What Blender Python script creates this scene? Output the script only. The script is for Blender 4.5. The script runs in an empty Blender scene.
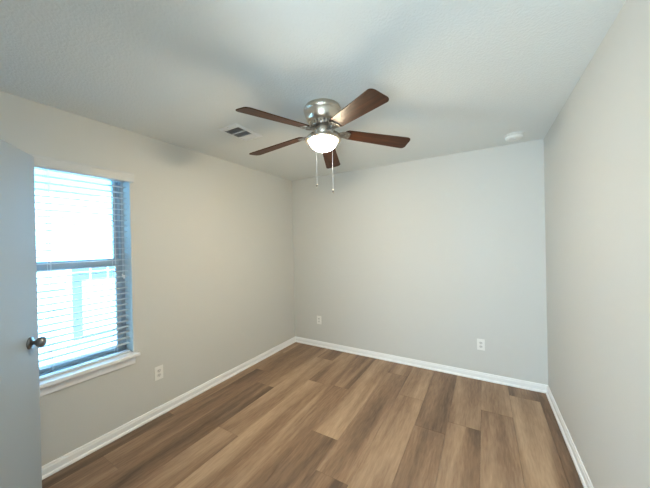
import bpy, bmesh, math, random
from mathutils import Vector, Matrix, Euler
random.seed(7)
PI = math.pi
S = bpy.context.scene
C = S.collection

# ------------------------------------------------------------------ camera, sky, sun, exposure
F_PX = 271.29
cam_d = bpy.data.cameras.new('camera')
cam_d.sensor_fit = 'HORIZONTAL'; cam_d.sensor_width = 36.0
cam_d.lens = 36.0 * F_PX / 650.0
cam_d.clip_start = 0.02
cam = bpy.data.objects.new('camera', cam_d); C.objects.link(cam)
_r = Vector((0.8632329566, 0.5043805343, -0.0207156763))
_u = Vector((0.0161808723, 0.0133693706, 0.9997796954))
_f = Vector((-0.5045463725, 0.8633779801, -0.0033795643))
cam.matrix_world = Matrix(((_r.x, _u.x, -_f.x, 0.0), (_r.y, _u.y, -_f.y, 0.0), (_r.z, _u.z, -_f.z, 1.4845), (0, 0, 0, 1)))
S.camera = cam

SKY_STRENGTH = 3.4
SUN_ENERGY = 6.6
FILL_POWER = 16.5
BOWL_GLOW = 54.0
S.cycles.max_bounces = 16; S.cycles.diffuse_bounces = 12; S.cycles.transparent_max_bounces = 16; S.cycles.sample_clamp_indirect = 0.0
S.view_settings.view_transform = 'Standard'
S.view_settings.look = 'None'
S.view_settings.gamma = 1.0
S.view_settings.use_curve_mapping = False
S.view_settings.exposure = 2.06

W = bpy.data.worlds.new('sky'); S.world = W; W.use_nodes = True
wn = W.node_tree.nodes; wl = W.node_tree.links
bg = wn['Background']; bg.inputs['Color'].default_value = (0.13, 0.50, 1.0, 1); bg.inputs['Strength'].default_value = SKY_STRENGTH

sun_d = bpy.data.lights.new('sun', 'SUN'); sun_d.energy = SUN_ENERGY; sun_d.angle = 0.01; sun_d.color = (0.50, 0.82, 1.0)
sun = bpy.data.objects.new('sun', sun_d); C.objects.link(sun)
sun.rotation_euler = Vector((-0.52, 0.22, -0.83)).to_track_quat('-Z', 'Y').to_euler()

fill_d = bpy.data.lights.new('entry_fill_light', 'AREA'); fill_d.shape = 'RECTANGLE'; fill_d.size = 0.95; fill_d.size_y = 1.6
fill_d.energy = FILL_POWER; fill_d.color = (0.70, 0.94, 1.12)  # added fill lamp behind the camera, standing in for an assumed lit hallway
fill_lamp = bpy.data.objects.new('entry_fill_light', fill_d); C.objects.link(fill_lamp); fill_lamp.location = (0.0, -1.63, 0.90)
fill_lamp.rotation_euler = Vector((0, 1, 0)).to_track_quat('-Z', 'Z').to_euler()

portal_d = bpy.data.lights.new('window_portal', 'AREA'); portal_d.shape = 'RECTANGLE'; portal_d.size = 0.98; portal_d.size_y = 1.5
portal_d.cycles.is_portal = True
portal = bpy.data.objects.new('window_portal', portal_d); C.objects.link(portal)
portal.location = (-2.75, 0.66, 1.35); portal.rotation_euler = Vector((1, 0, 0)).to_track_quat('-Z', 'Z').to_euler()

# ------------------------------------------------------------------ room numbers (metres)
XL, XR, YB, YN, H = -2.4958, 0.5140, 3.3158, 0.05, 2.44
WT = 0.20                                  # left (outer) wall thickness
WY0, WY1, WZ0, WZ1 = 0.20, 1.118, 0.595, 2.085   # window opening

# ------------------------------------------------------------------ materials
def mat(name, col, rough=0.5, metal=0.0, spec=0.5):
    m = bpy.data.materials.new(name); m.use_nodes = True
    b = m.node_tree.nodes['Principled BSDF']
    b.inputs['Base Color'].default_value = (*col, 1); b.inputs['Roughness'].default_value = rough
    b.inputs['Metallic'].default_value = metal; b.inputs['Specular IOR Level'].default_value = spec
    return m
def nd(m, t, **kw):
    n = m.node_tree.nodes.new(t)
    for k, v in kw.items(): setattr(n, k, v)
    return n
def bump(m, scale, strength, dist=0.002, detail=2.0, stretch=(1, 1, 1), ramp=None):
    L = m.node_tree.links; b = m.node_tree.nodes['Principled BSDF']
    tc = nd(m, 'ShaderNodeTexCoord'); mp = nd(m, 'ShaderNodeMapping'); mp.inputs['Scale'].default_value = stretch
    no = nd(m, 'ShaderNodeTexNoise'); no.inputs['Scale'].default_value = scale; no.inputs['Detail'].default_value = detail
    bu = nd(m, 'ShaderNodeBump'); bu.inputs['Strength'].default_value = strength; bu.inputs['Distance'].default_value = dist
    L.new(tc.outputs['Object'], mp.inputs['Vector']); L.new(mp.outputs[0], no.inputs['Vector'])
    src = no.outputs['Fac']
    if ramp:
        r = nd(m, 'ShaderNodeValToRGB'); r.color_ramp.elements[0].position = ramp[0]; r.color_ramp.elements[1].position = ramp[1]
        L.new(src, r.inputs[0]); src = r.outputs[0]
    L.new(src, bu.inputs['Height']); L.new(bu.outputs[0], b.inputs['Normal'])
    return m

M_WALL = bump(mat('wall_paint', (0.66, 0.657, 0.627), 0.75, spec=0.3), 120, 0.25, 0.0012, 3)
M_CEIL = bump(mat('ceiling_knockdown', (0.775, 0.80, 0.785), 0.9, spec=0.2), 75, 0.38, 0.0022, 4, ramp=(0.42, 0.62))
M_TRIM = mat('trim_gloss_white', (0.92, 0.92, 0.92), 0.35)
M_DOOR = bump(mat('door_shade_blue', (0.38, 0.45, 0.52), 0.5), 40, 0.25, 0.002, 3, (6, 6, 0.35))  # white door; its blue-grey daylight shade is put into the colour
M_VINYL = mat('vinyl_backlit_grey', (0.40, 0.43, 0.45), 0.4)  # window vinyl darkened: its backlit shade is put into the colour
M_HVINYL = mat('house_vinyl_white', (0.82, 0.83, 0.83), 0.4)
M_SLAT = mat('slat_white', (0.64, 0.65, 0.65), 0.4)
M_CORD = mat('cord_white', (0.85, 0.85, 0.83), 0.8)
M_PLATE = mat('outlet_plastic', (0.87, 0.86, 0.83), 0.35)
M_SLOT = mat('slot_dark', (0.03, 0.03, 0.03), 0.6)
M_RECEPT = mat('receptacle_plastic', (0.72, 0.71, 0.69), 0.4)
M_SCREW = mat('screw_metal', (0.6, 0.6, 0.58), 0.4, 1.0)
M_KNOB = mat('knob_nickel', (0.25, 0.265, 0.285), 0.28, 1.0)
M_VENT = mat('vent_white', (0.82, 0.84, 0.85), 0.45)
M_DUCT = mat('duct_shade', (0.30, 0.30, 0.32), 0.8)
M_LOUV = mat('louvre_shade_grey', (0.45, 0.45, 0.47), 0.5)  # two banks of the white vent; their shaded look is put into this grey
M_SMOKE = mat('smoke_plastic', (0.84, 0.84, 0.81), 0.45)
M_NICKEL = bump(mat('brushed_nickel', (0.72, 0.64, 0.54), 0.30, 1.0), 30, 0.08, 0.001, 2, (1, 1, 40))
M_ARM = mat('antique_nickel', (0.40, 0.36, 0.31), 0.34, 1.0)
M_NICKD = mat('dark_nickel', (0.30, 0.27, 0.24), 0.35, 1.0)
M_HALL = mat('closet_paint', (0.70, 0.68, 0.63), 0.8)
M_ROOF = mat('roof_shingle', (0.12, 0.11, 0.105), 0.9)
M_SHADE = mat('white_shade', (0.85, 0.85, 0.84), 0.7)
M_SIDING = mat('siding_white', (0.82, 0.82, 0.80), 0.6)
M_NPANE = mat('house_pane', (0.16, 0.19, 0.20), 0.45, spec=0.15)
M_YARD = mat('yard_concrete', (0.52, 0.51, 0.48), 0.9)

# walnut fan blades
M_WOOD = mat('blade_walnut', (0.1, 0.05, 0.03), 0.42, spec=0.22)
L = M_WOOD.node_tree.links
tc = nd(M_WOOD, 'ShaderNodeTexCoord'); mp = nd(M_WOOD, 'ShaderNodeMapping'); mp.inputs['Scale'].default_value = (3, 38, 38)
no = nd(M_WOOD, 'ShaderNodeTexNoise'); no.inputs['Scale'].default_value = 1.0; no.inputs['Detail'].default_value = 5; no.inputs['Distortion'].default_value = 0.5
rp = nd(M_WOOD, 'ShaderNodeValToRGB'); rp.color_ramp.elements[0].color = (0.022, 0.008, 0.004, 1); rp.color_ramp.elements[1].color = (0.085, 0.031, 0.014, 1)
rp.color_ramp.elements[0].position = 0.3; rp.color_ramp.elements[1].position = 0.72
L.new(tc.outputs['Object'], mp.inputs['Vector']); L.new(mp.outputs[0], no.inputs['Vector']); L.new(no.outputs['Fac'], rp.inputs[0])
L.new(rp.outputs[0], M_WOOD.node_tree.nodes['Principled BSDF'].inputs['Base Color'])

# vinyl plank floor: tone and offset per plank from the mesh, grain along y
M_FLOOR = mat('vinyl_plank', (0.2, 0.13, 0.09), 0.45, spec=0.3)
L = M_FLOOR.node_tree.links; b = M_FLOOR.node_tree.nodes['Principled BSDF']
at = nd(M_FLOOR, 'ShaderNodeAttribute', attribute_name='plank')
sep = nd(M_FLOOR, 'ShaderNodeSeparateColor'); L.new(at.outputs['Color'], sep.inputs[0])
tc = nd(M_FLOOR, 'ShaderNodeTexCoord')
off = nd(M_FLOOR, 'ShaderNodeVectorMath', operation='SCALE'); L.new(at.outputs['Color'], off.inputs[0]); off.inputs['Scale'].default_value = 37.0
add = nd(M_FLOOR, 'ShaderNodeVectorMath', operation='ADD'); L.new(tc.outputs['Object'], add.inputs[0]); L.new(off.outputs[0], add.inputs[1])
def grain(sc, det, dis):
    mp = nd(M_FLOOR, 'ShaderNodeMapping'); mp.inputs['Scale'].default_value = sc; L.new(add.outputs[0], mp.inputs['Vector'])
    n = nd(M_FLOOR, 'ShaderNodeTexNoise'); n.inputs['Scale'].default_value = 1.0; n.inputs['Detail'].default_value = det; n.inputs['Distortion'].default_value = dis
    L.new(mp.outputs[0], n.inputs['Vector']); return n.outputs['Fac']
g1 = grain((6.5, 0.6, 1), 2.5, 0.5); g2 = grain((85, 9, 1), 5, 0.4)
def math_(op, a, c):
    n = nd(M_FLOOR, 'ShaderNodeMath', operation=op)
    for i, v in enumerate((a, c)):
        if isinstance(v, (int, float)): n.inputs[i].default_value = v
        else: L.new(v, n.inputs[i])
    return n.outputs[0]
t = math_('ADD', math_('MULTIPLY', g1, 1.15), math_('MULTIPLY', g2, 0.44))
t = math_('ADD', t, math_('MULTIPLY', sep.outputs[0], 0.26))
t = math_('SUBTRACT', t, 0.40)
rp = nd(M_FLOOR, 'ShaderNodeValToRGB')
rp.color_ramp.elements[0].position = 0.18; rp.color_ramp.elements[0].color = (0.115, 0.074, 0.051, 1)
rp.color_ramp.elements[1].position = 0.88; rp.color_ramp.elements[1].color = (0.51, 0.355, 0.232, 1)
e = rp.color_ramp.elements.new(0.5); e.color = (0.285, 0.180, 0.114, 1)
L.new(t, rp.inputs[0]); L.new(rp.outputs[0], b.inputs['Base Color'])
bu = nd(M_FLOOR, 'ShaderNodeBump'); bu.inputs['Strength'].default_value = 0.12; bu.inputs['Distance'].default_value = 0.001
L.new(g2, bu.inputs['Height']); L.new(bu.outputs[0], b.inputs['Normal'])
M_GAP = mat('plank_gap', (0.05, 0.032, 0.022), 0.8)

# thin clear glass
M_GLASS = bpy.data.materials.new('window_glass'); M_GLASS.use_nodes = True
nt = M_GLASS.node_tree; nt.nodes.clear()
o_ = nt.nodes.new('ShaderNodeOutputMaterial'); mx = nt.nodes.new('ShaderNodeMixShader'); tr = nt.nodes.new('ShaderNodeBsdfTransparent'); gl = nt.nodes.new('ShaderNodeBsdfGlossy')
fr = nt.nodes.new('ShaderNodeFresnel'); fr.inputs['IOR'].default_value = 1.3; gl.inputs['Roughness'].default_value = 0.02
tr.inputs['Color'].default_value = (0.93, 0.97, 0.98, 1)
nt.links.new(fr.outputs[0], mx.inputs[0]); nt.links.new(tr.outputs[0], mx.inputs[1]); nt.links.new(gl.outputs[0], mx.inputs[2]); nt.links.new(mx.outputs[0], o_.inputs[0])

# lit frosted bowl
M_BOWL = mat('lit_bowl', (0.95, 0.92, 0.85), 0.4)
b = M_BOWL.node_tree.nodes['Principled BSDF']; b.inputs['Emission Color'].default_value = (1.0, 0.85, 0.60, 1); b.inputs['Emission Strength'].default_value = BOWL_GLOW

# ------------------------------------------------------------------ mesh helpers
def box(bm, x0, x1, y0, y1, z0, z1, mi=0, bev=0.0):
    vs = [bm.verts.new((x, y, z)) for x in (x0, x1) for y in (y0, y1) for z in (z0, z1)]
    fs = [(0, 1, 3, 2), (4, 6, 7, 5), (0, 4, 5, 1), (2, 3, 7, 6), (0, 2, 6, 4), (1, 5, 7, 3)]
    faces = [bm.faces.new([vs[i] for i in f]) for f in fs]
    for f in faces: f.material_index = mi
    if bev:
        es = list({e for f in faces for e in f.edges})
        r = bmesh.ops.bevel(bm, geom=es, offset=bev, segments=2, profile=0.7, affect='EDGES')
        for f in r['faces']: f.material_index = mi
    return faces
def lathe(bm, prof, n=40, M=None, mi=0, smooth=True):
    rings = []
    for r, z in prof:
        if r < 1e-6: rings.append([bm.verts.new((0, 0, z))])
        else: rings.append([bm.verts.new((r * math.cos(2 * PI * k / n), r * math.sin(2 * PI * k / n), z)) for k in range(n)])
    for a, c in zip(rings, rings[1:]):
        for k in range(n):
            if len(a) == 1 and len(c) == 1: continue
            if len(a) == 1: f = bm.faces.new((a[0], c[k], c[(k + 1) % n]))
            elif len(c) == 1: f = bm.faces.new((a[k], c[0], a[(k + 1) % n]))
            else: f = bm.faces.new((a[k], c[k], c[(k + 1) % n], a[(k + 1) % n]))
            f.smooth = smooth; f.material_index = mi
    if M is not None: bmesh.ops.transform(bm, matrix=M, verts=[v for r in rings for v in r])
def prism(bm, pts, z0, z1, M=None, mi=0, bev=0.0):
    """outline pts (x, y) extruded z0..z1"""
    a = [bm.verts.new((x, y, z0)) for x, y in pts]; c = [bm.verts.new((x, y, z1)) for x, y in pts]
    n = len(pts); fs = [bm.faces.new(a[::-1]), bm.faces.new(c)]
    for k in range(n): fs.append(bm.faces.new((a[k], a[(k + 1) % n], c[(k + 1) % n], c[k])))
    for f in fs: f.material_index = mi
    if bev:
        es = [e for f in fs[:2] for e in f.edges]
        bmesh.ops.bevel(bm, geom=es, offset=bev, segments=2, profile=0.6, affect='EDGES')
    if M is not None: bmesh.ops.transform(bm, matrix=M, verts=a + c)
def tube(bm, pts, r, n=8, mi=0):
    pts = [Vector(p) for p in pts]; rings = []
    for i, p in enumerate(pts):
        d = (pts[min(i + 1, len(pts) - 1)] - pts[max(i - 1, 0)]).normalized()
        a = d.orthogonal().normalized()
        if rings: a = (pa - d * pa.dot(d)).normalized()
        pa = a; c = d.cross(a)
        rr = r[i] if isinstance(r, (list, tuple)) else r
        rings.append([bm.verts.new(p + rr * (a * math.cos(2 * PI * k / n) + c * math.sin(2 * PI * k / n))) for k in range(n)])
    for a, c in zip(rings, rings[1:]):
        for k in range(n):
            f = bm.faces.new((a[k], a[(k + 1) % n], c[(k + 1) % n], c[k])); f.smooth = True; f.material_index = mi
    for q in (rings[0][::-1], rings[-1]): bm.faces.new(q).material_index = mi
def sweep(bm, prof, p0, p1, out, mi=0):
    """profile (distance from wall, height) run from p0 to p1; out = unit vector into the room"""
    p0, p1, out = Vector(p0), Vector(p1), Vector(out)
    a = [bm.verts.new(p0 + out * d + Vector((0, 0, h))) for d, h in prof]; c = [bm.verts.new(p1 + out * d + Vector((0, 0, h))) for d, h in prof]
    n = len(prof)
    for k in range(n): bm.faces.new((a[k], a[(k + 1) % n], c[(k + 1) % n], c[k])).material_index = mi
    bm.faces.new(a[::-1]); bm.faces.new(c)
def obj(name, bm, mats, parent=None, loc=None, rot=None, label=None):
    bmesh.ops.recalc_face_normals(bm, faces=bm.faces[:])
    me = bpy.data.meshes.new(name); bm.to_mesh(me); bm.free()
    for m in (mats if isinstance(mats, (list, tuple)) else [mats]): me.materials.append(m)
    o = bpy.data.objects.new(name, me); C.objects.link(o)
    if parent is not None: o.parent = parent
    if loc is not None: o.location = loc
    if rot is not None: o.rotation_euler = rot
    if label: o['label'] = label
    return o
def thing(name, label, cat, loc=(0, 0, 0), rot=(0, 0, 0), group=None):
    o = bpy.data.objects.new(name, None); C.objects.link(o); o.empty_display_size = 0.05
    o.location = loc; o.rotation_euler = rot; o['label'] = label; o['category'] = cat
    if group: o['group'] = group
    return o
def struct(name, bm=None, mats=None, label=None, loc=(0, 0, 0), rot=(0, 0, 0)):
    if bm is None:
        o = bpy.data.objects.new(name, None); C.objects.link(o); o.location = loc; o.rotation_euler = rot
    else: o = obj(name, bm, mats, None, loc, rot)
    o['kind'] = 'structure'
    if label: o['label'] = label
    return o
NB = bmesh.new

# ------------------------------------------------------------------ shell
# floor: planks run towards the back wall; the joints that show in view are placed one by one
PW, PX0 = 0.232, -2.595
KNOWN = {0: 1.37, 1: 0.85, 3: 1.46, 4: 2.44, 6: 1.79, 7: 1.485, 10: 2.41, 11: 2.715, 12: 3.096}
GUESS = {2: 0.62, 5: 0.95, 8: 2.62, 9: 0.72, 13: 1.9}
TONE = {}
bm = NB(); colr = []
lay = bm.faces.layers.int.new('pid')
PLEN = 1.52; pid = 0
for k in range(14):
    x0 = max(PX0 + k * PW, XL - 0.02); x1 = min(PX0 + (k + 1) * PW, XR + 0.02)
    if x1 <= x0: continue
    j = KNOWN.get(k, GUESS.get(k, 1.0)); y = j
    while y > -1.75: y -= PLEN
    while y < YB + 0.02:
        ya, yb = max(y, -1.75), min(y + PLEN, YB + 0.02)
        if yb > ya:
            g = 0.0007
            f = box(bm, x0 + g, x1 - g, ya + g, yb - g, -0.012, 0.0, 0)
            for q in f: q[lay] = pid
            colr.append((random.random(), random.random(), random.random())); pid += 1
        y += PLEN
for f in box(bm, XL - 0.02, XR + 0.02, -1.75, YB + 0.02, -0.06, -0.0125, 1): f[lay] = -1
pids = [f[lay] for f in bm.faces]
floor = struct('floor', bm, [M_FLOOR, M_GAP], 'brown wood-look plank floor')
ca = floor.data.color_attributes.new('plank', 'FLOAT_COLOR', 'CORNER')
for p in floor.data.polygons:
    c = colr[pids[p.index]] if pids[p.index] >= 0 else (0.5, 0.5, 0.5)
    for li in p.loop_indices: ca.data[li].color = (*c, 1)

bm = NB(); box(bm, XL - WT, XR + 0.12, -1.75, YB + 0.12, H, H + 0.2); struct('ceiling', bm, M_CEIL)
bm = NB(); box(bm, XL - WT, XR + 0.12, YB, YB + 0.12, -0.3, H); struct('wall_back', bm, M_WALL)
bm = NB(); box(bm, XR, XR + 0.12, -1.75, YB, -0.3, H); struct('wall_right', bm, M_WALL)
bm = NB()
box(bm, XL - WT, XL, -1.75, WY0, -0.3, H); box(bm, XL - WT, XL, WY1, YB, -0.3, H)
box(bm, XL - WT, XL, WY0, WY1, -0.3, WZ0); box(bm, XL - WT, XL, WY0, WY1, WZ1, H)
struct('wall_left', bm, M_WALL)
# near wall: closet doorway on the left, entry passage where the camera stands, deepened to narrow the fill light
DX0, DX1 = -1.655, -0.855
bm = NB()
box(bm, XL, DX0, YN - 0.11, YN, 0, H); box(bm, DX1, -0.60, YN - 0.11, YN, 0, H); box(bm, DX0, DX1, YN - 0.11, YN, 2.06, H)
box(bm, -0.71, -0.60, -1.64, YN - 0.11, 0, H); box(bm, -0.71, XR, -1.75, -1.64, 0, H)
struct('wall_near', bm, M_WALL)
bm = NB(); box(bm, XL, -0.71, -0.92, -0.80, 0, H); struct('wall_closet', bm, M_HALL)

# baseboards: board with an eased top and a shoe moulding
BBP = [(0, 0), (0.024, 0), (0.0245, 0.006), (0.0225, 0.013), (0.018, 0.0175), (0.0125, 0.0185), (0.0125, 0.052), (0.0105, 0.058), (0.0085, 0.060), (0.0085, 0.066), (0.006, 0.073), (0.002, 0.075), (0, 0.075)]
bm = NB(); sweep(bm, BBP, (XL, YN, 0), (XL, YB, 0), (1, 0, 0)); struct('baseboard_left', bm, M_TRIM)
bm = NB(); sweep(bm, BBP, (XL, YB, 0), (XR, YB, 0), (0, -1, 0)); struct('baseboard_back', bm, M_TRIM)
bm = NB(); sweep(bm, BBP, (XR, -1.64, 0), (XR, YB, 0), (-1, 0, 0)); struct('baseboard_right', bm, M_TRIM)

# ------------------------------------------------------------------ window_1
win = struct('window_1', label='white single-hung window behind the blind', loc=(XL, WY0, WZ0))
def wloc(bm): bmesh.ops.translate(bm, vec=(-XL, -WY0, -WZ0), verts=bm.verts[:]); return bm
xo, xi = XL - 0.195, XL - 0.115           # vinyl frame depth
bm = NB(); fw = 0.028
box(bm, xo, xi, WY0, WY0 + fw, WZ0 + 0.028, WZ1, 0, 0.002); box(bm, xo, xi, WY1 - fw, WY1, WZ0 + 0.028, WZ1, 0, 0.002)
box(bm, xo, xi, WY0 + fw, WY1 - fw, WZ1 - 0.020, WZ1, 0, 0.002); box(bm, xo, xi + 0.01, WY0 + fw, WY1 - fw, WZ0 + 0.026, WZ0 + 0.040, 0, 0.002)
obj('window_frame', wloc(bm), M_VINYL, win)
def sash(name, x0, x1, z0, z1, rail_top, rail_bot):
    a, c = WY0 + fw, WY1 - fw; st = 0.030
    bm = NB()
    box(bm, x0, x1, a, a + st, z0, z1, 0, 0.002); box(bm, x0, x1, c - st, c, z0, z1, 0, 0.002)
    box(bm, x0, x1, a + st, c - st, z0, z0 + rail_bot, 0, 0.002); box(bm, x0, x1, a + st, c - st, z1 - rail_top, z1, 0, 0.002)
    s = obj(name, wloc(bm), M_VINYL, win)
    bm = NB(); xm = (x0 + x1) / 2; box(bm, xm - 0.002, xm + 0.002, a + st - 0.004, c - st + 0.004, z0 + rail_bot - 0.004, z1 - rail_top + 0.004)
    obj('pane', wloc(bm), M_GLASS, s)
    return s
sash('upper_sash', xo + 0.012, xo + 0.040, 1.332, WZ1 - 0.020, 0.024, 0.060)
sash('lower_sash', xo + 0.042, xo + 0.072, WZ0 + 0.040, 1.394, 0.062, 0.026)
# stool and apron
bm = NB(); prism(bm, [(XL - 0.114, WY0 + 0.001), (XL - 0.114, WY1 - 0.001), (XL + 0.0005, WY1 - 0.001), (XL + 0.0005, WY1 + 0.028), (XL + 0.052, WY1 + 0.028), (XL + 0.052, WY0 - 0.035), (XL + 0.0005, WY0 - 0.035), (XL + 0.0005, WY0 + 0.001)], WZ0, WZ0 + 0.026, None, 0, 0.005)
obj('window_sill', wloc(bm), M_TRIM, win)
bm = NB()
AP = [(0, -0.066), (0.009, -0.066), (0.012, -0.060), (0.012, -0.02), (0.016, -0.012), (0.022, -0.006), (0.022, 0), (0, 0)]
sweep(bm, AP, (XL + 0.0005, WY0 - 0.015, WZ0), (XL + 0.0005, WY1 + 0.008, WZ0), (1, 0, 0)); obj('window_apron', wloc(bm), M_TRIM, win)

# ------------------------------------------------------------------ blind
BX = XL - 0.045                            # slat centre plane
blind = thing('window_blind', 'white horizontal slat blind with open slats hanging in the window', 'blind', (BX, (WY0 + WY1) / 2, WZ1))
def bloc(bm): bmesh.ops.translate(bm, vec=(-BX, -(WY0 + WY1) / 2, -WZ1), verts=bm.verts[:]); return bm
by0, by1 = WY0 + 0.012, WY1 - 0.014
bm = NB(); box(bm, BX - 0.027, BX + 0.027, by0, by1, WZ1 - 0.046, WZ1 - 0.002, 0, 0.002); obj('headrail', bloc(bm), M_SLAT, blind)
bm = NB()
VP = [(0, -0.040), (0.003, -0.040), (0.010, -0.032), (0.010, 0.018), (0.013, 0.026), (0.013, 0.036), (0, 0.036)]
sweep(bm, VP, (XL + 0.020, WY0 - 0.018, 2.053), (XL + 0.020, WY1 + 0.020, 2.053), (1, 0, 0))
for yy in (WY0 - 0.018, WY1 + 0.010): box(bm, XL + 0.001, XL + 0.0205, yy, yy + 0.010, 2.013, 2.089)
obj('valance', bloc(bm), M_SLAT, blind)
bm = NB(); z = WZ1 - 0.066; zs = []
while z > WZ0 + 0.060:
    zs.append(z); n = 6
    top, bot = [], []
    for i in range(n + 1):
        x = -0.025 + 0.05 * i / n; cz = 0.0028 * (1 - (x / 0.025) ** 2)
        for lst, dz in ((top, 0.0015), (bot, -0.0015)):
            lst.append([bm.verts.new((BX + x, yy, z + cz + dz)) for yy in (by0, by1)])
    for i in range(n):
        for q in (bm.faces.new((top[i][0], top[i + 1][0], top[i + 1][1], top[i][1])), bm.faces.new((bot[i][1], bot[i + 1][1], bot[i + 1][0], bot[i][0]))): q.smooth = True
        for e in (0, 1): bm.faces.new((top[i][e], bot[i][e], bot[i + 1][e], top[i + 1][e]))
    for i in (0, n): bm.faces.new((top[i][0], top[i][1], bot[i][1], bot[i][0]))
    z -= 0.0455
obj('slats', bloc(bm), M_SLAT, blind)
bm = NB(); box(bm, BX - 0.026, BX + 0.026, by0, by1, WZ0 + 0.028, WZ0 + 0.044, 0, 0.004); obj('bottom_rail', bloc(bm), M_SLAT, blind)
for yy in (0.30, 0.640, 1.015):
    bm = NB()
    for dx in (-0.0275, 0.0275): tube(bm, [(BX + dx, yy, WZ1 - 0.046), (BX + dx, yy, WZ0 + 0.044)], 0.0011, 6)
    for z in zs: tube(bm, [(BX - 0.0275, yy, z - 0.003), (BX + 0.0275, yy, z - 0.003)], 0.0007, 5)
    tube(bm, [(BX, yy + 0.012, WZ1 - 0.046), (BX, yy + 0.012, WZ0 + 0.044)], 0.0009, 6)
    obj('ladder_cord', bloc(bm), M_CORD, blind)
bm = NB()
for dy in (0, 0.007): tube(bm, [(BX + 0.032, 1.062 + dy, WZ1 - 0.046), (BX + 0.034, 1.060 + dy, 1.27)], 0.0011, 6)
pc = obj('pull_cord', bloc(bm), M_CORD, blind)
bm = NB()
for dy in (0, 0.011): lathe(bm, [(0, 0), (0.004, 0.0), (0.0055, -0.006), (0.0065, -0.028), (0, -0.030)], 12, Matrix.Translation((BX + 0.034, 1.058 + dy, 1.272 - dy)))
obj('tassel', bloc(bm), M_CORD, pc)

# ------------------------------------------------------------------ open door with knob
Dv = Vector((0.82, -0.57, 0)).normalized(); DW = 0.76
door = struct('door_1', label='white flush door standing open beside the window', loc=(-2.29 + Dv.x * DW, 0.525 + Dv.y * DW, 0.0), rot=(0, 0, math.atan2(-Dv.y, -Dv.x)))
# local x runs from the hinge to the free edge, local -y... room side is the side towards the camera
bm = NB(); box(bm, 0, DW, -0.035, 0, 0.012, 2.03, 0, 0.0015)
side = 1 if (Matrix.Rotation(door.rotation_euler.z, 3, 'Z') @ Vector((0, 1, 0))).dot(Vector((0.57, 0.82, 0))) > 0 else -1
if side > 0: pass
else: bmesh.ops.translate(bm, vec=(0, 0.035, 0), verts=bm.verts[:])
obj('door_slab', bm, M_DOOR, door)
def knob(sy, y0):
    K = Matrix.Translation((DW - 0.092, y0, 0.955)) @ Matrix.Rotation(-sy * PI / 2, 4, 'X')
    bm = NB(); lathe(bm, [(0, 0), (0.033, 0), (0.034, 0.004), (0.030, 0.009), (0.016, 0.012), (0.0125, 0.014)], 32, K)
    lathe(bm, [(0.0125, 0.010), (0.0115, 0.020), (0.013, 0.026), (0.021, 0.031), (0.0275, 0.040), (0.0290, 0.050), (0.0265, 0.060), (0.018, 0.067), (0, 0.069)], 32, K)
    return obj('door_knob', bm, M_KNOB, door, label='dark metal round door knob')
knob(side, 0.0); knob(-side, -0.035 * side)
bm = NB(); box(bm, DW - 0.0005, DW + 0.0012, -side * 0.030 if side > 0 else 0.005, -side * 0.005 if side > 0 else 0.030, 0.925, 0.985)
obj('latch_plate', bm, M_KNOB, door)
for hz in (0.25, 1.02, 1.80):
    bm = NB(); tube(bm, [(-0.006, 0.006 * side, hz - 0.045), (-0.006, 0.006 * side, hz + 0.045)], 0.0055, 10); obj('hinge', bm, M_KNOB, door)
bm = NB()
for xa, xb in ((DX0 + 0.0, DX0 + 0.02), (DX1 - 0.02, DX1)): box(bm, xa, xb, YN - 0.11, YN, 0, 2.04)
box(bm, DX0 + 0.02, DX1 - 0.02, YN - 0.11, YN, 2.04, 2.06)
box(bm, DX0 - 0.055, DX0, YN + 0.0005, YN + 0.012, 0, 2.115); box(bm, DX1, DX1 + 0.055, YN + 0.0005, YN + 0.012, 0, 2.115); box(bm, DX0, DX1, YN + 0.0005, YN + 0.012, 2.06, 2.115)
struct('trim_1', bm, M_TRIM, 'white door casing in the near wall')

# ------------------------------------------------------------------ ceiling fan with light
FX, FY = -0.962, 1.650
fan = thing('ceiling_fan', 'brushed nickel ceiling fan with five walnut blades and lit bowl', 'ceiling fan', (FX, FY, H))
bm = NB()
lathe(bm, [(0.0, -0.0005), (0.118, -0.0005), (0.122, -0.003), (0.122, -0.012), (0.128, -0.016), (0.132, -0.022), (0.1325, -0.030), (0.131, -0.036), (0.1265, -0.040), (0.1265, -0.044), (0.124, -0.060), (0.117, -0.085), (0.107, -0.104), (0.097, -0.112), (0.0, -0.112)], 56)
hs = obj('motor_housing', bm, M_NICKEL, fan)
bm = NB(); lathe(bm, [(0.124, -0.0395), (0.1285, -0.041), (0.1285, -0.0445), (0.124, -0.046)], 56); obj('housing_band', bm, M_NICKEL, hs)
# slotted motor ring between housing and blades
bm = NB(); lathe(bm, [(0, -0.112), (0.086, -0.112), (0.090, -0.118), (0.086, -0.140), (0.076, -0.150), (0, -0.150)], 48)
mr = obj('motor_ring', bm, M_NICKD, fan)
bm = NB()
for k in range(24):
    a = 2 * PI * k / 24
    M = Matrix.Rotation(a, 4, 'Z')
    vs = len(bm.verts)
    box(bm, 0.084, 0.098, -0.0045, 0.0045, -0.141, -0.114, 0, 0.0015)
    bm.verts.ensure_lookup_table(); bmesh.ops.transform(bm, matrix=M, verts=bm.verts[vs:])
obj('cooling_fins', bm, M_NICKEL, mr)
bm = NB(); lathe(bm, [(0, -0.150), (0.058, -0.150), (0.064, -0.156), (0.066, -0.166), (0.064, -0.196), (0.058, -0.204), (0, -0.204)], 40)
obj('switch_housing', bm, M_NICKEL, fan)
bm = NB(); lathe(bm, [(0, -0.200), (0.055, -0.200), (0.075, -0.206), (0.110, -0.214), (0.122, -0.220), (0.127, -0.229), (0.127, -0.236), (0.123, -0.242), (0.106, -0.243), (0.099, -0.240), (0.099, -0.236), (0.0, -0.236)], 56)
obj('light_fitter', bm, M_NICKEL, fan)
bm = NB(); pr = [(0.098, -0.237)]
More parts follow.
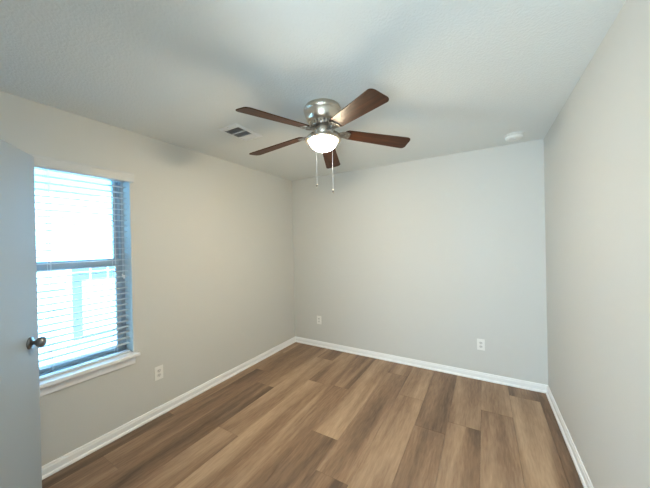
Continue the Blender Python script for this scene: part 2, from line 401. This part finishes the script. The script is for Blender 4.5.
for i in range(1, 15):
    a = PI / 2 * i / 14; pr.append((0.098 * math.cos(a) if i < 14 else 0.0, -0.237 - 0.073 * math.sin(a)))
lathe(bm, pr, 56); obj('glass_bowl', bm, M_BOWL, fan, label='glowing frosted glass bowl shade')
bm = NB(); lathe(bm, [(0, -0.306), (0.006, -0.306), (0.0075, -0.310), (0.005, -0.316), (0, -0.318)], 16)
# blades
PH0, PITCH = -1.819, math.radians(-12.0)
DROOP = [math.radians(a) for a in (4.9, 4.5, 5.4, 7.0, 5.5)]   # the blades sag a little unevenly
def blade_outline():
    r0, r1, w0, w1, c = 0.152, 0.636, 0.050, 0.0665, 0.028
    pts = []
    for i in range(7):                     # rounded root
        a = PI / 2 + PI * i / 6; pts.append((r0 + 0.030 + 0.030 * math.cos(a), w0 * math.sin(a)))
    for i in range(7):
        a = -PI / 2 + PI / 2 * i / 6; pts.append((r1 - c + c * math.cos(a), -w1 + c + c * math.sin(a)))
    for i in range(7):
        a = PI / 2 * i / 6; pts.append((r1 - c + c * math.cos(a), w1 - c + c * math.sin(a)))
    return pts
for k in range(5):
    rz = PH0 + k * 2 * PI / 5
    bm = NB(); prism(bm, blade_outline(), -0.003, 0.003, None, 0, 0.0015)
    # local frame: x out along the blade, pitched about x, drooping
    bl = obj('blade', bm, M_WOOD, fan, (0, 0, -0.170))
    bl.rotation_mode = 'QUATERNION'
    q = (Matrix.Rotation(rz, 4, 'Z') @ Matrix.Rotation(DROOP[k], 4, 'Y') @ Matrix.Rotation(PITCH, 4, 'X')).to_quaternion()
    bl.rotation_quaternion = q
    bm = NB()
    # arm from the motor ring to a palm plate under the blade root
    arm = [(0.072, -0.010), (0.100, -0.011), (0.118, -0.017), (0.140, -0.030), (0.165, -0.036), (0.185, -0.034), (0.197, -0.020), (0.190, -0.010), (0.197, 0.0)]
    full = arm + [(x, -y) for x, y in arm[-2::-1]]
    prism(bm, full, -0.0095, -0.0032, None, 0, 0.0012)
    tube(bm, [(0.075, 0, 0.012), (0.100, 0, 0.004), (0.122, 0, -0.008), (0.150, 0, -0.0095)], [0.009, 0.009, 0.008, 0.006], 10)
    tube(bm, [(0.135 + 0.020 * math.cos(a) , 0.021 * math.sin(a), -0.0105) for a in [2 * PI * i / 20 for i in range(21)]], 0.004, 8)
    ar = obj('blade_arm', bm, M_ARM, bl, label='ornate nickel blade arm')
    for sx, sy in ((0.182, 0.020), (0.182, -0.020), (0.165, 0.0)):
        bm = NB(); lathe(bm, [(0, -0.0125), (0.003, -0.0122), (0.0048, -0.0105), (0.0048, -0.009), (0, -0.009)], 12, Matrix.Translation((sx, sy, 0))); obj('arm_screw', bm, M_SCREW, ar)
# pull chains over the front of the fitter
fr_ = Vector((0.504, -0.864, 0)); lt = Vector((0.864, 0.504, 0))
for s, zl, rr in ((-0.046, -0.566, 0.0), (0.060, -0.606, 0.0)):
    base = fr_ * math.sqrt(0.1245 ** 2 - s * s) + lt * s; inner = base.normalized() * 0.066
    bm = NB(); tube(bm, [(inner.x, inner.y, -0.180), (inner.x * 1.3, inner.y * 1.3, -0.188), (base.x * 0.93, base.y * 0.93, -0.207), (base.x, base.y, -0.220), (base.x, base.y, -0.24), (base.x, base.y, zl)], 0.0016, 6)
    for i in range(int((-0.24 - zl) / 0.006)): lathe(bm, [(0, 0.0024), (0.0024, 0), (0, -0.0024)], 6, Matrix.Translation((base.x, base.y, -0.24 - i * 0.006)))
    ch = obj('pull_chain', bm, M_CORD, fan, label='thin pale pull chain')
    bm = NB(); lathe(bm, [(0, 0.004), (0.003, 0.003), (0.005, -0.002), (0.0068, -0.008), (0.0068, -0.012), (0.005, -0.018), (0, -0.020)], 16, Matrix.Translation((base.x, base.y, zl)), 0)
    lathe(bm, [(0.0066, -0.006), (0.0074, -0.010), (0.0066, -0.014)], 16, Matrix.Translation((base.x, base.y, zl)), 1)
    obj('chain_fob', bm, [M_NICKEL, M_NICKD], ch)

# ------------------------------------------------------------------ ceiling vent
VX0, VX1, VY0, VY1 = -1.872, -1.660, 1.495, 1.800
vent = thing('ceiling_vent', 'white metal air vent with shade-grey louvres in the ceiling', 'vent', ((VX0 + VX1) / 2, (VY0 + VY1) / 2, H))
hx, hy = (VX1 - VX0) / 2, (VY1 - VY0) / 2
bm = NB(); fwv = 0.026
outer = [(-hx, -hy), (hx, -hy), (hx, hy), (-hx, hy)]
inn = [(-hx + fwv, -hy + fwv), (hx - fwv, -hy + fwv), (hx - fwv, hy - fwv), (-hx + fwv, hy - fwv)]
lv = [[bm.verts.new((x, y, z)) for x, y in pts] for pts, z in ((outer, -0.0004), (outer, -0.004), (inn, -0.011), (inn, -0.0004))]
for a, c in zip(lv, lv[1:]):
    for k in range(4): bm.faces.new((a[k], a[(k + 1) % 4], c[(k + 1) % 4], c[k]))
obj('vent_frame', bm, M_VENT, vent)
bm = NB(); box(bm, -hx + fwv, hx - fwv, -hy + fwv, hy - fwv, -0.0012, -0.0004); obj('duct_shade_sheet', bm, M_DUCT, vent, label='dark sheet standing in for the shaded duct opening')  # flat sheet without a hole; the duct's inner shade is put into its colour
ix, iy = hx - fwv, hy - fwv
y1_ = -iy + 0.022; y2_ = y1_ + 0.080; y3_ = y2_ + 0.080
bm = NB()
for ya, yb in ((-iy, y1_), (y2_ - 0.006, y2_ + 0.006), (y3_ - 0.006, y3_ + 0.006)): box(bm, -ix, ix, ya, yb, -0.010, -0.0015)
obj('vent_divider', bm, M_VENT, vent)
def louvers(ya, yb, along_x, ang, n):
    bm = NB()
    for i in range(n):
        t = (i + 0.5) / n
        s0 = len(bm.verts); w = 0.0042
        if along_x: box(bm, -ix, ix, -w, w, -0.0004, 0.0004); Mx = Matrix.Translation((0, ya + (yb - ya) * t, -0.0065)) @ Matrix.Rotation(ang, 4, 'X')
        else: box(bm, -w, w, ya, yb, -0.0004, 0.0004); Mx = Matrix.Translation((-ix + 2 * ix * t, 0, -0.0065)) @ Matrix.Rotation(ang, 4, 'Y')
        bm.verts.ensure_lookup_table(); bmesh.ops.transform(bm, matrix=Mx, verts=bm.verts[s0:])
    return bm
obj('louvers', louvers(y1_, y2_ - 0.006, True, math.radians(40), 9), M_LOUV, vent)
obj('louvers', louvers(y2_ + 0.006, y3_ - 0.006, True, math.radians(40), 9), M_LOUV, vent)
obj('louvers', louvers(y3_ + 0.006, iy, True, math.radians(-12), 9), M_VENT, vent)
for y in (-hy + 0.012, hy - 0.012):
    bm = NB(); lathe(bm, [(0, -0.0085), (0.0035, -0.008), (0.0042, -0.006), (0, -0.0055)], 12, Matrix.Translation((0, y, 0)))
    obj('vent_screw', bm, M_SCREW, vent)

# ------------------------------------------------------------------ smoke detector
sd = thing('smoke_detector', 'round white smoke detector on the ceiling near the back wall', 'smoke detector', (0.258, 3.035, H))
bm = NB(); lathe(bm, [(0, -0.0005), (0.080, -0.0005), (0.081, -0.004), (0.078, -0.008), (0, -0.008)], 48); obj('mounting_base', bm, M_SMOKE, sd)
bm = NB(); lathe(bm, [(0, -0.008), (0.066, -0.008), (0.066, -0.013), (0.071, -0.014), (0.072, -0.022), (0.068, -0.033), (0.058, -0.041), (0.035, -0.045), (0, -0.046)], 48); cv = obj('detector_cover', bm, M_SMOKE, sd)
bm = NB(); lathe(bm, [(0, -0.0448), (0.011, -0.0452), (0.012, -0.048), (0, -0.0485)], 20, Matrix.Translation((0.0, -0.02, 0))); obj('test_button', bm, M_RECEPT, cv)

# ------------------------------------------------------------------ wall outlets
def outlet(name, label, loc, rz):
    t = thing(name, label, 'outlet', loc, (0, 0, rz))      # local -y faces the room
    bm = NB(); box(bm, -0.036, 0.036, -0.0062, -0.0003, -0.0585, 0.0585, 0, 0.0025); obj('face_plate', bm, M_PLATE, t)
    for z0 in (0.0195, -0.0195):
        bm = NB()
        pts = [(0.0165 * math.cos(a), max(-0.0125, min(0.0125, 0.0165 * math.sin(a)))) for a in [2 * PI * i / 28 for i in range(28)]]
        prism(bm, pts, 0, 0.0025, Matrix.Translation((0, -0.006, z0)) @ Matrix.Rotation(PI / 2, 4, 'X'))
        for x, hgt in ((-0.0062, 0.0042), (0.0062, 0.0034)): box(bm, x - 0.0011, x + 0.0011, -0.0088, -0.0080, z0 + 0.0015 - hgt + 0.002, z0 + 0.0015 + hgt + 0.002, 1)
        lathe(bm, [(0, 0.0028), (0.0024, 0.0028), (0.0024, 0.001), (0, 0.001)], 12, Matrix.Translation((0, -0.006, z0 - 0.0075)) @ Matrix.Rotation(PI / 2, 4, 'X'), 1)
        obj('receptacle', bm, [M_RECEPT, M_SLOT], t)
    bm = NB(); lathe(bm, [(0, 0.0022), (0.0028, 0.0016), (0.0032, 0), (0, 0)], 12, Matrix.Translation((0, -0.0062, 0)) @ Matrix.Rotation(PI / 2, 4, 'X')); obj('plate_screw', bm, M_SCREW, t)
outlet('wall_outlet', 'white outlet plate low on the wall to the right of the window', (XL, 1.313, 0.370), PI / 2)
outlet('wall_outlet', 'small white outlet plate on the back wall near the far left corner', (-2.060, YB, 0.380), 0)
outlet('wall_outlet', 'white outlet plate on the back wall towards the right corner', (-0.042, YB, 0.371), 0)

# ------------------------------------------------------------------ outside: neighbouring house and side yard
bm = NB(); box(bm, -14, XL - WT - 0.001, -14, 16, -0.50, -0.35); struct('ground_outside', bm, M_YARD, 'pale paved side yard outside the window')
NX = -5.6
house = thing('neighbor_house', 'pale sunlit house with lap siding seen through the window blind', 'house', (NX, 1.5, -0.35))
def hloc(bm): bmesh.ops.translate(bm, vec=(-NX, -1.5, 0.35), verts=bm.verts[:]); return bm
bm = NB(); box(bm, NX - 4, NX - 0.02, -5, 9, -0.35, 2.9)
z = -0.35
while z < 2.9:
    vs = [bm.verts.new(p) for p in ((NX - 0.02, -5, z), (NX, -5, z), (NX - 0.012, -5, z + 0.15), (NX - 0.02, -5, z + 0.15), (NX - 0.02, 9, z), (NX, 9, z), (NX - 0.012, 9, z + 0.15), (NX - 0.02, 9, z + 0.15))]
    for f in ((0, 1, 5, 4), (1, 2, 6, 5), (2, 3, 7, 6)): bm.faces.new([vs[i] for i in f])
    z += 0.15
obj('house_wall', hloc(bm), M_SIDING, house)
bm = NB()
for q in ([(NX + 0.35, 2.9), (NX - 4.35, 2.9), (NX - 2, 4.0)],):
    a = [bm.verts.new((x, -5.3, zz)) for x, zz in q]; c = [bm.verts.new((x, 9.3, zz)) for x, zz in q]
    bm.faces.new(a); bm.faces.new(c[::-1])
    for k in range(3): bm.faces.new((a[k], a[(k + 1) % 3], c[(k + 1) % 3], c[k]))
obj('house_roof', hloc(bm), M_ROOF, house)
# tall window with a lowered white shade
hy0, hy1, hz0, hz1 = 1.66, 2.62, 0.02, 1.22
bm = NB()
for a in ((hy0 - 0.07, hy0, hz0 - 0.07, hz1 + 0.07), (hy1, hy1 + 0.07, hz0 - 0.07, hz1 + 0.07)): box(bm, NX - 0.01, NX + 0.03, *a)
for a in ((hy0, hy1, hz1, hz1 + 0.07), (hy0, hy1, hz0 - 0.07, hz0)): box(bm, NX - 0.01, NX + 0.03, *a)
hw = obj('house_window', hloc(bm), M_HVINYL, house)
bm = NB(); box(bm, NX - 0.01, NX + 0.004, hy0, hy1, hz0, hz1); obj('house_pane', hloc(bm), M_NPANE, hw)
bm = NB()
for yy in (1.90, 2.14, 2.38): box(bm, NX + 0.004, NX + 0.012, yy - 0.011, yy + 0.011, 0.97, hz1)
box(bm, NX + 0.004, NX + 0.012, hy0, hy1, 1.09, 1.105); obj('muntins', hloc(bm), M_HVINYL, hw)
bm = NB(); box(bm, NX + 0.005, NX + 0.014, hy0 + 0.13, hy1 - 0.02, hz0 + 0.02, 0.97, 0, 0.002); obj('house_shade', hloc(bm), M_SHADE, hw)
